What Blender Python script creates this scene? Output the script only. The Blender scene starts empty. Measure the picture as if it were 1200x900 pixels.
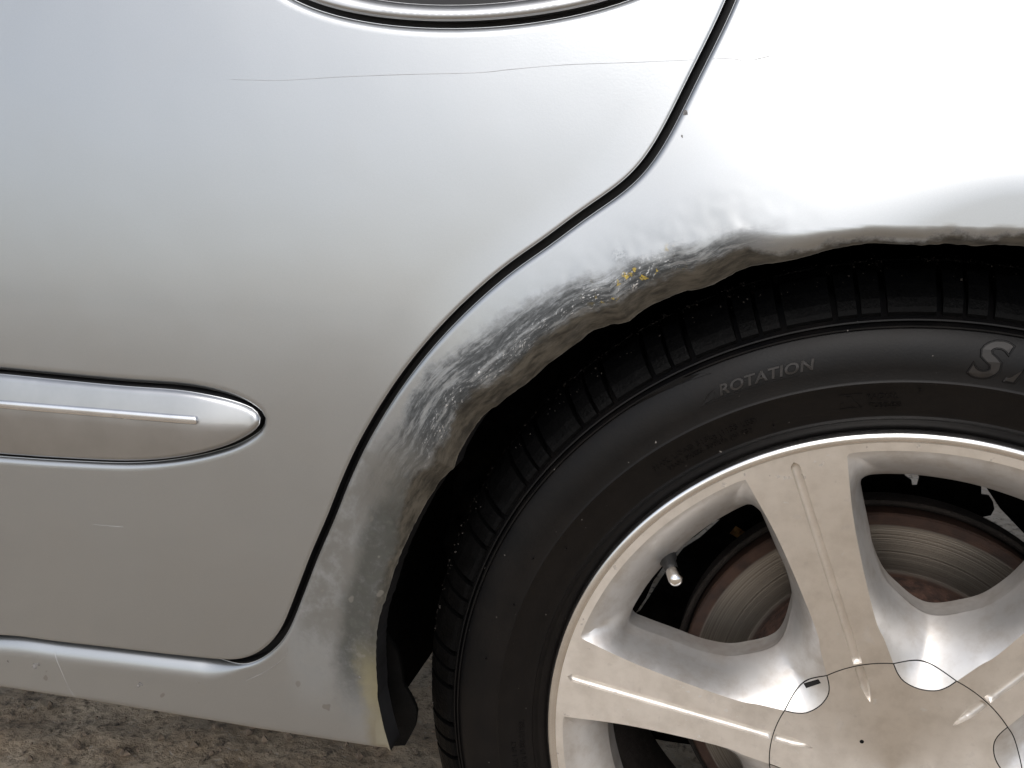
import bpy, bmesh, math, random
import numpy as np
from mathutils import Vector, Matrix, noise
from mathutils.geometry import delaunay_2d_cdt
random.seed(7); rng = np.random.default_rng(7)
R = math.radians
scene = bpy.context.scene
C = scene.collection

# ------------------------------------------------------------------ camera, sky, sun, exposure
cam_d = bpy.data.cameras.new('camera'); cam = bpy.data.objects.new('camera', cam_d); C.objects.link(cam)
cam_d.sensor_width = 36.0; cam_d.lens = 36.0*1150/1200
cam_d.clip_start = 0.01; cam_d.clip_end = 500
YAW, PITCH, ROLL = R(15.083), R(13.397), R(0.214)
fw = Vector((-math.sin(YAW)*math.cos(PITCH), math.cos(YAW)*math.cos(PITCH), -math.sin(PITCH)))
rt0 = Vector((math.cos(YAW), math.sin(YAW), 0)); up0 = rt0.cross(fw)
rt = math.cos(ROLL)*rt0 + math.sin(ROLL)*up0; up = -math.sin(ROLL)*rt0 + math.cos(ROLL)*up0
cam.matrix_world = Matrix(((rt.x, up.x, -fw.x, -0.08117), (rt.y, up.y, -fw.y, -0.52628), (rt.z, up.z, -fw.z, 0.34146), (0, 0, 0, 1)))
scene.camera = cam

SUN_EL, SUN_AZ = 48, 182          # overcast: broad soft sun, high, behind the camera to the right
world = bpy.data.worlds.new('World'); scene.world = world; world.use_nodes = True
wn, wl = world.node_tree.nodes, world.node_tree.links
wn.clear()
sky = wn.new('ShaderNodeTexSky'); sky.sky_type = 'NISHITA'; sky.sun_disc = False
sky.sun_elevation = R(SUN_EL); sky.sun_rotation = R(SUN_AZ)
sky.air_density = 1.0; sky.dust_density = 3.0; sky.ozone_density = 1.0
hs = wn.new('ShaderNodeHueSaturation'); hs.inputs['Saturation'].default_value = 0.50
bg = wn.new('ShaderNodeBackground'); bg.inputs['Strength'].default_value = 0.125
wo = wn.new('ShaderNodeOutputWorld')
wl.new(sky.outputs[0], hs.inputs['Color']); wl.new(hs.outputs[0], bg.inputs[0]); wl.new(bg.outputs[0], wo.inputs[0])
sd = bpy.data.lights.new('sun', 'SUN'); sd.energy = .55; sd.angle = R(40); sd.color = (1, .985, .965)
sun = bpy.data.objects.new('sun', sd); C.objects.link(sun)
# Nishita: rotation 0 puts the sun on +Y, turning clockwise seen from above
sdir = Vector((math.sin(R(SUN_AZ))*math.cos(R(SUN_EL)), math.cos(R(SUN_AZ))*math.cos(R(SUN_EL)), math.sin(R(SUN_EL))))
sun.rotation_euler = sdir.to_track_quat('Z', 'Y').to_euler()
sun.location = sdir*5
scene.view_settings.view_transform = 'Standard'; scene.view_settings.look = 'None'
scene.view_settings.exposure = 0.57; scene.view_settings.gamma = 1.0
GROUND_Z = -0.286

# ------------------------------------------------------------------ traced outlines, metres on the car's side (x along the car, z up, wheel centre = 0)
ARCH = [(-0.2989,0.0157),(-0.2989,0.0429),(-0.2970,0.0658),(-0.2909,0.0865),(-0.2850,0.1056),(-0.2805,0.1177),(-0.2742,0.1318),(-0.2678,0.1439),(-0.2608,0.1554),(-0.2545,0.1628),(-0.2518,0.1651),(-0.2497,0.1704),(-0.2460,0.1788),(-0.2419,0.1857),(-0.2344,0.1970),(-0.2258,0.2043),(-0.2160,0.2128),(-0.2078,0.2187),(-0.1966,0.2299),(-0.1878,0.2368),(-0.1790,0.2437),(-0.1743,0.2484),(-0.1675,0.2511),(-0.1622,0.2532),(-0.1563,0.2541),(-0.1528,0.2560),(-0.1485,0.2598),(-0.1434,0.2635),(-0.1349,0.2679),(-0.1264,0.2718),(-0.1150,0.2745),(-0.1085,0.2782),(-0.1008,0.2827),(-0.0924,0.2864),(-0.0816,0.2884),(-0.0698,0.2914),(-0.0601,0.2949),(-0.0517,0.2972),(-0.0418,0.2991),(-0.0316,0.2994),(-0.0154,0.2991),(-0.0065,0.3001),(0.0067,0.2993),(0.0153,0.3003),(0.0268,0.2998)]
TIP = [(-0.2920,-0.0190),(-0.2958,-0.0034),(-0.2989,0.0157)]
SILLB = [(-0.5807,-0.0216),(-0.5116,-0.0205),(-0.4461,-0.0201),(-0.3839,-0.0201),(-0.3247,-0.0194),(-0.3017,-0.0189),(-0.2915,-0.0183)]
GAP = [(-0.5738,0.0182),(-0.5326,0.0197),(-0.4861,0.0215),(-0.4476,0.0229),(-0.4165,0.0243),(-0.3981,0.0256),(-0.3859,0.0286),(-0.3766,0.0342),(-0.3672,0.0426),(-0.3589,0.0537),(-0.3522,0.0689),(-0.3444,0.0873),(-0.3350,0.1098),(-0.3259,0.1285),(-0.3170,0.1499),(-0.3056,0.1741),(-0.2946,0.1931),(-0.2841,0.2095),(-0.2714,0.2270),(-0.2542,0.2472),(-0.2351,0.2662),(-0.2166,0.2820),(-0.1985,0.2947),(-0.1810,0.3084),(-0.1658,0.3188),(-0.1553,0.3270),(-0.1483,0.3350),(-0.1432,0.3434),(-0.1375,0.3542),(-0.1319,0.3670),(-0.1246,0.3833),(-0.1173,0.3995),(-0.1116,0.4135)]
MOLD = [(-0.5481,0.2058),(-0.4656,0.2041),(-0.4185,0.2040),(-0.3919,0.2011),(-0.3769,0.1970),(-0.3688,0.1925),(-0.3657,0.1881),(-0.3670,0.1834),(-0.3723,0.1778),(-0.3897,0.1685),(-0.4216,0.1589),(-0.4597,0.1526),(-0.5115,0.1497),(-0.5550,0.1484)]
STRIP = [(-0.5449,0.1859),(-0.4734,0.1864),(-0.4043,0.1863)]
HANDLE = [(-0.3369,0.4212),(-0.3264,0.4150),(-0.3135,0.4105),(-0.2837,0.4057),(-0.2452,0.4033),(-0.2084,0.4036),(-0.1818,0.4075),(-0.1689,0.4113),(-0.1591,0.4151)]
CUP = [(-0.3165,0.4205),(-0.2989,0.4154),(-0.2694,0.4119),(-0.2456,0.4107),(-0.2225,0.4122),(-0.2082,0.4168)]
CRACK = [(-0.3851,0.3797),(-0.3532,0.3788),(-0.3173,0.3801),(-0.2777,0.3808),(-0.2395,0.3811),(-0.2210,0.3825),(-0.1938,0.3842),(-0.1587,0.3848),(-0.1280,0.3855)]
CRACK2 = [(-0.1185,0.3857),(-0.1081,0.3854),(-0.1031,0.3841)]
C2b = [(-0.0999,0.3844),(-0.0900,0.3866)]
RCRACK = [(-0.5322,0.0134),(-0.5283,0.0031),(-0.5237,-0.0110),(-0.5194,-0.0188)]
SEAM2 = [(-0.3606,0.0534),(-0.3567,0.0511),(-0.3566,0.0442),(-0.3600,0.0361),(-0.3713,0.0255),(-0.3882,0.0150)]
_tz=np.array([-.4,-.1,0,.1,.18,.21,.25,.33,.42,.6,.8]); _tt=np.tan(np.radians([-8,-4,-2,.2,1.2,2.6,5,7.5,11,15,17]))
_Z=np.linspace(-.4,.8,1201); _T=np.interp(_Z,_tz,_tt); _Y=np.concatenate([[0],np.cumsum((_T[1:]+_T[:-1])/2*.001)]); _Y=_Y-np.interp(.19,_Z,_Y)-.030
def sst(a,b,x):
    t=np.clip((x-a)/(b-a),0,1); return t*t*(3-2*t)
def Ybase(x,z):
    x=np.asarray(x,float);z=np.asarray(z,float)
    y=np.interp(z,_Z,_Y)
    r=np.hypot(x,z);rho=r-.30;th=np.degrees(np.arctan2(z,x))%360
    th=np.where(th>270,0,th)
    w=1-sst(112,164,th); rr=.033-.025*sst(86,116,th)
    A=.018-.005*sst(100,125,th)
    f1=A-.025*(rr-rho); f2=A*np.clip(1-(rho-rr)/(.13-.06*sst(100,122,th)),0,None)**2
    k=.0028+.012*sst(84,108,th); h=np.clip(.5+.5*(f2-f1)/k,0,1); F=f2*(1-h)+f1*h-k*h*(1-h)
    F=np.maximum(F,0)
    return y-w*F

# ------------------------------------------------------------------ helpers
def tree(name):
    m = bpy.data.materials.new(name); m.use_nodes = True
    nt = m.node_tree; nt.nodes.clear()
    out = nt.nodes.new('ShaderNodeOutputMaterial'); p = nt.nodes.new('ShaderNodeBsdfPrincipled')
    nt.links.new(p.outputs[0], out.inputs[0])
    return m, nt, p
class NT:
    def __init__(s, nt): s.t = nt
    def new(s, k, **kw):
        n = s.t.nodes.new(k)
        for a, b in kw.items(): setattr(n, a, b)
        return n
    def put(s, sock, v):
        if isinstance(v, bpy.types.NodeSocket): s.t.links.new(v, sock)
        else: sock.default_value = v
    def math(s, op, a, b=0.0, c=None, clamp=False):
        n = s.new('ShaderNodeMath', operation=op, use_clamp=clamp)
        s.put(n.inputs[0], a); s.put(n.inputs[1], b)
        if c is not None: s.put(n.inputs[2], c)
        return n.outputs[0]
    def step(s, v, a, b, lo=0.0, hi=1.0):
        n = s.new('ShaderNodeMapRange', interpolation_type='SMOOTHSTEP')
        s.put(n.inputs[0], v); s.put(n.inputs[1], a); s.put(n.inputs[2], b); s.put(n.inputs[3], lo); s.put(n.inputs[4], hi)
        return n.outputs[0]
    def attr(s, name): return s.new('ShaderNodeAttribute', attribute_name=name).outputs['Fac']
    def obj(s): return s.new('ShaderNodeTexCoord').outputs['Object']
    def noise(s, vec, scale, detail=4.0, rough=.6, dist=0.0):
        n = s.new('ShaderNodeTexNoise'); s.put(n.inputs['Vector'], vec)
        n.inputs['Scale'].default_value = scale; n.inputs['Detail'].default_value = detail
        n.inputs['Roughness'].default_value = rough; n.inputs['Distortion'].default_value = dist
        return n.outputs['Fac']
    def mix(s, f, a, b):
        n = s.new('ShaderNodeMix', data_type='RGBA')
        s.put(n.inputs[0], f)
        s.put(n.inputs[6], a if isinstance(a, bpy.types.NodeSocket) else (*a, 1)); s.put(n.inputs[7], b if isinstance(b, bpy.types.NodeSocket) else (*b, 1))
        return n.outputs[2]
    def mixf(s, f, a, b):
        n = s.new('ShaderNodeMix', data_type='FLOAT'); s.put(n.inputs[0], f); s.put(n.inputs[2], a); s.put(n.inputs[3], b)
        return n.outputs[0]
    def xyz(s, x, y, z):
        n = s.new('ShaderNodeCombineXYZ'); s.put(n.inputs[0], x); s.put(n.inputs[1], y); s.put(n.inputs[2], z); return n.outputs[0]
    def scalev(s, v, x, y, z):
        n = s.new('ShaderNodeMapping'); s.put(n.inputs[0], v); n.inputs['Scale'].default_value = (x, y, z); return n.outputs[0]
    def bump(s, h, strength, dist, normal=None):
        n = s.new('ShaderNodeBump'); n.inputs['Strength'].default_value = strength; n.inputs['Distance'].default_value = dist
        s.put(n.inputs['Height'], h)
        if normal is not None: s.put(n.inputs['Normal'], normal)
        return n.outputs[0]
def setp(p, col=None, metal=None, rough=None, coat=None, coatr=.03, spec=None):
    if col is not None: p.inputs['Base Color'].default_value = (*col, 1)
    if metal is not None: p.inputs['Metallic'].default_value = metal
    if rough is not None: p.inputs['Roughness'].default_value = rough
    if coat is not None: p.inputs['Coat Weight'].default_value = coat; p.inputs['Coat Roughness'].default_value = coatr
    if spec is not None: p.inputs['Specular IOR Level'].default_value = spec

PAINT = dict(col=(.36, .372, .38), metal=.9, rough=.33, coat=.8)
def paint_nodes(g, p):
    o = g.obj()
    fl = g.noise(o, 2600, 1, .5); lo = g.noise(o, 5, 3)
    base = g.mix(g.math('MULTIPLY', g.step(fl, .3, .7), .16), (.38, .398, .41), (.51, .525, .54))
    dust = g.step(g.noise(o, 14, 6, .65), .45, .8, 0, .12)
    base = g.mix(dust, base, (.40, .385, .36))
    return o, base, lo
def mat_paint():
    m, nt, p = tree('silver_paint'); g = NT(nt); setp(p, **PAINT)
    o, base, lo = paint_nodes(g, p)
    g.put(p.inputs['Base Color'], base)
    g.put(p.inputs['Roughness'], g.mixf(g.noise(o, 30, 4), .30, .36))
    g.put(p.inputs['Normal'], g.bump(g.noise(o, 11, 2, .5), .16, .004, g.bump(g.noise(o, 900, 2, .5), .03, .001)))
    return m
def mat_quarter():
    m, nt, p = tree('silver_paint_damaged'); g = NT(nt); setp(p, **PAINT)
    o, base, lo = paint_nodes(g, p)
    d = g.attr('arch_d'); a = g.attr('arch_a')
    n1 = g.noise(o, 45, 5, .65); n2 = g.noise(o, 320, 4, .7); n3 = g.noise(o, 130, 5, .7)
    sv = g.xyz(g.math('MULTIPLY', a, .0052), g.math('MULTIPLY', d, 1.0), 0.0)       # metres along / across the lip
    streak = g.noise(g.scalev(sv, 190, 620, 1), 1.0, 5, .75)
    shx = g.math('ADD', g.math('MULTIPLY', a, .0052), g.math('MULTIPLY', d, .9))
    tick = g.noise(g.scalev(g.xyz(shx, d, 0.0), 620, 130, 1), 1.0, 3, .7)
    dd = g.math('ADD', d, g.math('ADD', g.math('MULTIPLY', g.math('SUBTRACT', n1, .5), .020), g.math('MULTIPLY', g.math('SUBTRACT', n2, .5), .003)))
    dz = g.math('MULTIPLY', g.step(a, 103, 111), g.step(a, 150, 160, 1, 0))          # crumpled stretch
    lowz = g.math('MULTIPLY', g.step(a, 140, 152), g.step(a, 186, 194, 1, 0))        # primer and filler below it
    # dust brown film low on the arch flare
    # dark scuff
    scw = g.mixf(g.step(a, 108, 138), .022, .039)
    sc = g.math('MULTIPLY', g.step(dd, g.math('SUBTRACT', scw, .007), g.math('ADD', scw, .003), 1, 0), dz)
    sn = g.noise(g.scalev(sv, 42, 210, 1), 1.0, 5, .7)
    sc = g.math('MULTIPLY', sc, g.step(sn, .34, .54, .35, 1))
    scol = g.mix(g.step(streak, .38, .66), (.010, .012, .013), (.055, .060, .063))
    col = g.mix(g.math('MULTIPLY', sc, .92), base, scol)
    vd = g.new('ShaderNodeVectorMath', operation='DISTANCE'); g.put(vd.inputs[0], g.scalev(o, 1, 0, 1)); vd.inputs[1].default_value = (-.1588, 0, .2891)
    smudge = g.math('MULTIPLY', g.step(vd.outputs['Value'], .0065, .001), g.step(n2, .42, .60))
    col = g.mix(g.math('MULTIPLY', smudge, .5), col, (.08, .085, .09))
    # faint sanded halo
    halo = g.math('MULTIPLY', g.step(dd, .026, .052, 1, 0), g.math('MULTIPLY', g.math('SUBTRACT', dz, sc, clamp=True), .30))
    col = g.mix(halo, col, (.22, .23, .23))
    # primer smear
    pr = g.math('MULTIPLY', g.step(dd, .046, .066, 1, 0), g.math('MULTIPLY', g.step(a, 143, 151), g.step(a, 168, 182, 1, 0)))
    pr = g.math('MULTIPLY', pr, g.step(n1, .32, .60, .42, .92))
    col = g.mix(pr, col, (.125, .12, .108))
    gg = g.math('MULTIPLY', g.step(dd, .018, .030, 1, 0), g.math('MULTIPLY', g.step(a, 147, 156), g.step(a, 172, 183, 1, 0)))
    gg = g.math('MULTIPLY', gg, g.step(n3, .30, .62, .45, 1))
    col = g.mix(gg, col, g.mix(g.step(n3, .35, .7), (.028, .030, .027), (.085, .087, .078)))
    # bare metal scratches
    mb = g.math('MULTIPLY', g.step(dd, .011, .014), g.step(dd, .018, .027, 1, 0))
    mz = g.math('MULTIPLY', g.step(a, 112, 117), g.step(a, 143, 149, 1, 0))
    mm = g.math('MULTIPLY', g.math('MULTIPLY', mb, mz), g.step(streak, .53, .60))
    mm = g.math('MULTIPLY', mm, g.step(tick, .50, .60)); mm = g.math('MULTIPLY', mm, g.step(n1, .40, .56, .25, 1))
    col = g.mix(mm, col, (.80, .81, .82))
    yel = g.math('MULTIPLY', g.math('MULTIPLY', mb, g.step(n3, .56, .63)), g.math('MULTIPLY', g.step(a, 113, 116), g.step(a, 120, 124, 1, 0)))
    col = g.mix(yel, col, (.45, .33, .05))
    # brown filler and grime on the rolled lip
    lw = g.mixf(dz, .0045, .0120)
    lip = g.math('MULTIPLY', g.step(dd, g.math('SUBTRACT', lw, .003), g.math('ADD', lw, .002), 1, 0), g.step(a, 158, 170, 1, .35))
    lipn = g.noise(g.scalev(sv, 60, 260, 1), 1.0, 6, .7)
    lcol = g.mix(g.step(lipn, .34, .66), (.024, .021, .016), (.095, .084, .066))
    col = g.mix(g.math('MULTIPLY', lip, .95), col, lcol)
    stain = g.math('MULTIPLY', g.step(dd, .006, .016, 1, 0), g.math('MULTIPLY', g.step(a, 168, 176), .5))
    col = g.mix(stain, col, (.32, .28, .15))
    blot = g.math('MULTIPLY', g.step(g.noise(o, 75, 2, .5), .69, .72), g.math('MULTIPLY', g.step(a, 150, 160), .5))
    col = g.mix(blot, col, (.20, .19, .17))
    g.put(p.inputs['Base Color'], col)
    dirt = g.math('MAXIMUM', g.math('MAXIMUM', sc, lip), g.math('MAXIMUM', pr, gg))
    dirt = g.math('MULTIPLY', dirt, g.math('SUBTRACT', 1.0, mm), clamp=True)
    g.put(p.inputs['Metallic'], g.mixf(dirt, .88, .15))
    p.inputs['Specular IOR Level'].default_value = .35; ro = g.mixf(dirt, .33, .48); ro = g.mixf(mm, ro, .24); g.put(p.inputs['Roughness'], ro)
    g.put(p.inputs['Coat Weight'], g.math('MULTIPLY', g.math('SUBTRACT', 1.0, g.math('MAXIMUM', dirt, mm)), .8))
    rough_h = g.math('ADD', streak, g.math('MULTIPLY', n2, .15))
    amt = g.math('MAXIMUM', g.math('MAXIMUM', mm, g.math('MULTIPLY', mb, mz)), g.math('MULTIPLY', sc, .35))
    hgt = g.math('MULTIPLY', rough_h, amt)
    g.put(p.inputs['Normal'], g.bump(hgt, .5, .0013))
    return m
def mat_simple(name, col, rough, metal=0.0, nscale=40, var=.4, bump=0.0, bscale=300, coat=None, spec=None):
    m, nt, p = tree(name); g = NT(nt); setp(p, col, metal, rough, coat, spec=spec)
    o = g.obj(); f = g.noise(o, nscale, 5)
    c2 = tuple(min(1, c*(1+var)) for c in col); c1 = tuple(c*(1-var) for c in col)
    g.put(p.inputs['Base Color'], g.mix(g.step(f, .3, .7), c1, c2))
    g.put(p.inputs['Roughness'], g.mixf(f, max(.02, rough-.08), min(1, rough+.08)))
    if bump: g.put(p.inputs['Normal'], g.bump(g.noise(o, bscale, 5, .65), bump, .003))
    return m
def mat_machined():
    m, nt, p = tree('machined_alloy'); g = NT(nt); setp(p, (.78, .745, .70), .95, .40)
    o = g.obj()
    sep = g.new('ShaderNodeSeparateXYZ'); g.put(sep.inputs[0], o)
    r = g.math('SQRT', g.math('ADD', g.math('MULTIPLY', sep.outputs[0], sep.outputs[0]), g.math('MULTIPLY', sep.outputs[2], sep.outputs[2])))
    n = g.noise(o, 70, 6, .65); spots = g.noise(o, 210, 4, .6)
    col = g.mix(g.step(n, .35, .75), (.80, .76, .71), (.68, .64, .59))
    stain = g.math('MULTIPLY', g.step(g.noise(o, 120, 3, .55), .64, .70), g.step(r, .165, .185, .15, .75))
    col = g.mix(stain, col, (.33, .295, .26))
    chips = g.math('MULTIPLY', g.step(spots, .66, .69), g.step(g.noise(o, 24, 2), .52, .60))
    col = g.mix(chips, col, (.80, .79, .77))
    g.put(p.inputs['Base Color'], col)
    g.put(p.inputs['Metallic'], g.mixf(stain, .95, .3))
    g.put(p.inputs['Roughness'], g.mixf(g.noise(o, 55, 5), .36, .50))
    tg = g.new('ShaderNodeTangent', direction_type='RADIAL', axis='Y')
    p.inputs['Anisotropic'].default_value = .55; g.put(p.inputs['Tangent'], tg.outputs[0])
    h = g.math('ADD', g.math('MULTIPLY', g.noise(g.xyz(g.math('MULTIPLY', r, 2200), 0.0, 0.0), 1.0, 2), .25), g.math('MULTIPLY', chips, 2.0))
    g.put(p.inputs['Normal'], g.bump(h, .12, .0006))
    return m
def mat_pocket():
    m, nt, p = tree('painted_alloy'); g = NT(nt); setp(p, (.66, .655, .65), .85, .42, .25)
    o = g.obj(); n = g.noise(o, 60, 6, .65)
    col = g.mix(g.step(n, .40, .75, 0, .6), (.69, .675, .655), (.47, .42, .365))
    sep = g.new('ShaderNodeSeparateXYZ'); g.put(sep.inputs[0], o)
    deep = g.step(sep.outputs[1], .018, .034)        # brake dust gathered in the back of the windows
    dustn = g.math('MULTIPLY', deep, g.step(g.noise(o, 25, 4), .3, .7, .2, .8))
    col = g.mix(dustn, col, (.17, .14, .12))
    g.put(p.inputs['Base Color'], col)
    g.put(p.inputs['Metallic'], g.mixf(dustn, .85, .2))
    g.put(p.inputs['Roughness'], g.mixf(n, .40, .56))
    return m
def mat_tyre():
    m, nt, p = tree('tyre_rubber'); g = NT(nt); setp(p, (.017, .016, .016), 0, .5, spec=.19)
    o = g.obj(); n = g.noise(o, 38, 6, .65)
    sep = g.new('ShaderNodeSeparateXYZ'); g.put(sep.inputs[0], o)
    r = g.math('SQRT', g.math('ADD', g.math('MULTIPLY', sep.outputs[0], sep.outputs[0]), g.math('MULTIPLY', sep.outputs[2], sep.outputs[2])))
    col = g.mix(g.step(n, .3, .75), (.0020, .0021, .0025), (.0050, .0042, .0039))
    inner = g.math('MULTIPLY', g.step(r, .246, .226), .35)
    col = g.mix(inner, col, (.0078, .0062, .0054))
    sp = g.step(g.noise(o, 420, 1, .4), .80, .82)
    col = g.mix(g.math('MULTIPLY', sp, .6), col, (.28, .26, .24))
    g.put(p.inputs['Base Color'], col)
    g.put(p.inputs['Roughness'], g.mixf(n, .38, .52))
    g.put(p.inputs['Normal'], g.bump(g.noise(o, 700, 3, .6), .10, .0008))
    return m
def mat_disc():
    m, nt, p = tree('brake_disc_steel'); g = NT(nt); setp(p, (.30, .28, .26), .95, .30)
    o = g.obj(); sep = g.new('ShaderNodeSeparateXYZ'); g.put(sep.inputs[0], o)
    r = g.math('SQRT', g.math('ADD', g.math('MULTIPLY', sep.outputs[0], sep.outputs[0]), g.math('MULTIPLY', sep.outputs[2], sep.outputs[2])))
    gr = g.noise(g.xyz(g.math('MULTIPLY', r, 900), 0.0, 0.0), 1.0, 4, .7)
    n = g.noise(o, 60, 5)
    rust = g.math('MAXIMUM', g.step(r, .1175, .1195), g.step(r, .0905, .0865))
    col = g.mix(g.step(gr, .35, .7), (.15, .13, .11), (.27, .245, .21))
    rcol = g.mix(g.step(n, .3, .7), (.022, .013, .010), (.058, .030, .020))
    col = g.mix(rust, col, rcol)
    g.put(p.inputs['Base Color'], col); g.put(p.inputs['Metallic'], g.math('SUBTRACT', .95, g.math('MULTIPLY', rust, .9)))
    g.put(p.inputs['Roughness'], g.mixf(rust, .42, .85))
    tg = g.new('ShaderNodeTangent', direction_type='RADIAL', axis='Y'); p.inputs['Anisotropic'].default_value = .5; g.put(p.inputs['Tangent'], tg.outputs[0])
    g.put(p.inputs['Normal'], g.bump(g.math('ADD', gr, g.math('MULTIPLY', n, rust)), .35, .0008))
    return m
def mat_ground():
    m, nt, p = tree('worn_concrete_ground'); g = NT(nt); setp(p, (.3, .27, .24), 0, .85)
    o = g.obj()
    n = g.noise(o, 9, 8, .65); f = g.noise(o, 85, 7, .7); big = g.noise(o, 1.3, 4)
    v = g.new('ShaderNodeTexVoronoi'); g.put(v.inputs['Vector'], o); v.inputs['Scale'].default_value = 75
    col = g.mix(g.step(n, .32, .68), (.35, .265, .18), (.56, .465, .35))
    col = g.mix(g.step(f, .50, .66), col, (.17, .135, .10))
    col = g.mix(g.step(f, .62, .70), col, (.05, .035, .026))
    col = g.mix(g.step(f, .40, .30), col, (.50, .46, .41))
    g.put(p.inputs['Base Color'], col)
    g.put(p.inputs['Roughness'], g.mixf(f, .65, .95))
    h = g.math('ADD', g.math('MULTIPLY', f, .8), g.math('MULTIPLY', v.outputs['Distance'], .4))
    g.put(p.inputs['Normal'], g.bump(h, .9, .012))
    return m
M = dict(paint=mat_paint(), quarter=mat_quarter(), machined=mat_machined(), pocket=mat_pocket(), tyre=mat_tyre(), disc=mat_disc(), ground=mat_ground(),
    gap=mat_simple('black_rubber_and_shade', (.008, .008, .009), .6), well=mat_simple('sooty_plastic', (.0045, .0042, .004), .75, bump=.6, bscale=90, spec=.1),  # gap: rubber of the seals, and shade painted onto the panel hems
    under=mat_simple('underbody_tar', (.018, .016, .014), .85, bump=.6), strip=mat_simple('bright_trim', (.72, .73, .74), .25, .95, var=.06, coat=.5),
    mold=mat_simple('silver_trim_paint', (.40, .41, .42), .32, .9, var=.05, coat=.8), cup=mat_simple('dark_cup_plastic', (.035, .037, .045), .35, .0, var=.2),
    scratch=mat_simple('scratch_primer', (.42, .425, .43), .45, .75, var=.3), chip=mat_simple('chipped_paint', (.16, .155, .15), .7, var=.5, nscale=500),
    rust=mat_simple('rusty_iron', (.052, .026, .018), .9, .1, nscale=140, var=.6, bump=.8, bscale=260), cast=mat_simple('sooty_cast_iron', (.022, .017, .014), .8, .2, bump=.7),
    lip=mat_simple('polished_lip', (.86, .85, .84), .22, 1.0, var=.04), chrome=mat_simple('nickel_cap', (.85, .84, .82), .16, 1.0, var=.04),
    tread=mat_simple('shade_dark_tread_rubber', (.0016, .0016, .0017), .5, nscale=90, bump=.3, spec=.07), stem=mat_simple('stem_rubber', (.02, .02, .02), .55), barrel=mat_simple('dusty_barrel', (.035, .028, .024), .7, .2, bump=.5, bscale=150),  # tread: near-black colour carries the shade of the wheel well
    grit=mat_simple('grit', (.055, .048, .041), .8, var=.6, nscale=900), leaf=mat_simple('dry_leaf_skin', (.36, .20, .07), .7, nscale=160, var=.5),
    stone=mat_simple('brown_stone', (.20, .155, .115), .85, var=.5, nscale=120), letter=mat_simple('worn_rubber', (.0115, .0092, .0078), .42, nscale=120, var=.3, spec=.35), seam=mat_simple('seam_black', (.012, .011, .010), .8))

def link(name, me, mats, parent=None, label=None, kind=None):
    o = bpy.data.objects.new(name, me)
    for m in (mats if isinstance(mats, (list, tuple)) else [mats]): me.materials.append(m)
    C.objects.link(o)
    if parent is not None: o.parent = parent
    if label: o['label'] = label
    if kind: o['kind'] = kind
    return o
def mesh(name, v, f, smooth=True):
    me = bpy.data.meshes.new(name); me.from_pydata([tuple(map(float, q)) for q in v], [], [tuple(map(int, q)) for q in f])
    if smooth: me.polygons.foreach_set('use_smooth', np.ones(len(me.polygons), bool))
    me.update(); return me
def segdist(px, poly, closed=False):
    """distance of points (n,2) to a polyline"""
    a = np.asarray(poly, float); b = np.roll(a, -1, 0) if closed else a[1:]
    a = a if closed else a[:-1]
    out = np.full(len(px), 1e9)
    dx = b[:, 0]-a[:, 0]; dz = b[:, 1]-a[:, 1]; L = np.maximum(dx*dx+dz*dz, 1e-18); ux, uz = dx/L, dz/L
    for s in range(0, len(px), 1000):
        qx = px[s:s+1000, 0:1]-a[:, 0]; qz = px[s:s+1000, 1:2]-a[:, 1]
        t = qx*ux; t += qz*uz; np.clip(t, 0, 1, out=t)
        qx -= t*dx; qz -= t*dz; qx *= qx; qz *= qz; qx += qz
        out[s:s+1000] = np.sqrt(qx.min(1))
    return out
def inside(px, poly):
    a = np.asarray(poly, float); b = np.roll(a, -1, 0); c = np.zeros(len(px), bool)
    for (x0, y0), (x1, y1) in zip(a, b):
        if y0 == y1: continue
        k = ((y0 > px[:, 1]) != (y1 > px[:, 1])) & (px[:, 0] < (x1-x0)*(px[:, 1]-y0)/(y1-y0)+x0)
        c ^= k
    return c
def resample(poly, step, closed=False):
    a = np.asarray(poly, float)
    if closed: a = np.vstack([a, a[:1]])
    s = np.concatenate([[0], np.cumsum(np.hypot(*np.diff(a, axis=0).T))])
    n = max(2, int(round(s[-1]/step)))
    t = np.linspace(0, s[-1], n+1)
    r = np.stack([np.interp(t, s, a[:, 0]), np.interp(t, s, a[:, 1])], 1)
    return r[:-1] if closed else r
def catmull(pts, n=8, closed=False):
    p = [np.asarray(q, float) for q in pts]; N = len(p); out = []
    for i in range(N if closed else N-1):
        p0 = p[(i-1) % N] if closed or i > 0 else 2*p[0]-p[1]
        p1 = p[i]; p2 = p[(i+1) % N]
        p3 = p[(i+2) % N] if closed or i+2 < N else 2*p[-1]-p[-2]
        for k in range(n):
            t = k/n
            out.append(.5*((2*p1)+(-p0+p2)*t+(2*p0-5*p1+4*p2-p3)*t*t+(-p0+3*p1-3*p2+p3)*t**3))
    if not closed: out.append(p[-1])
    return np.array(out)
def offset(poly, d, closed=False):
    a = np.asarray(poly, float)
    if closed: t = np.roll(a, -1, 0)-np.roll(a, 1, 0)
    else: t = np.gradient(a, axis=0)
    t /= np.maximum(np.hypot(t[:, 0], t[:, 1]), 1e-12)[:, None]
    return a+d*np.stack([-t[:, 1], t[:, 0]], 1)      # left of travel
def area(poly):
    a = np.asarray(poly); b = np.roll(a, -1, 0); return .5*float((a[:, 0]*b[:, 1]-b[:, 0]*a[:, 1]).sum())
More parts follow.
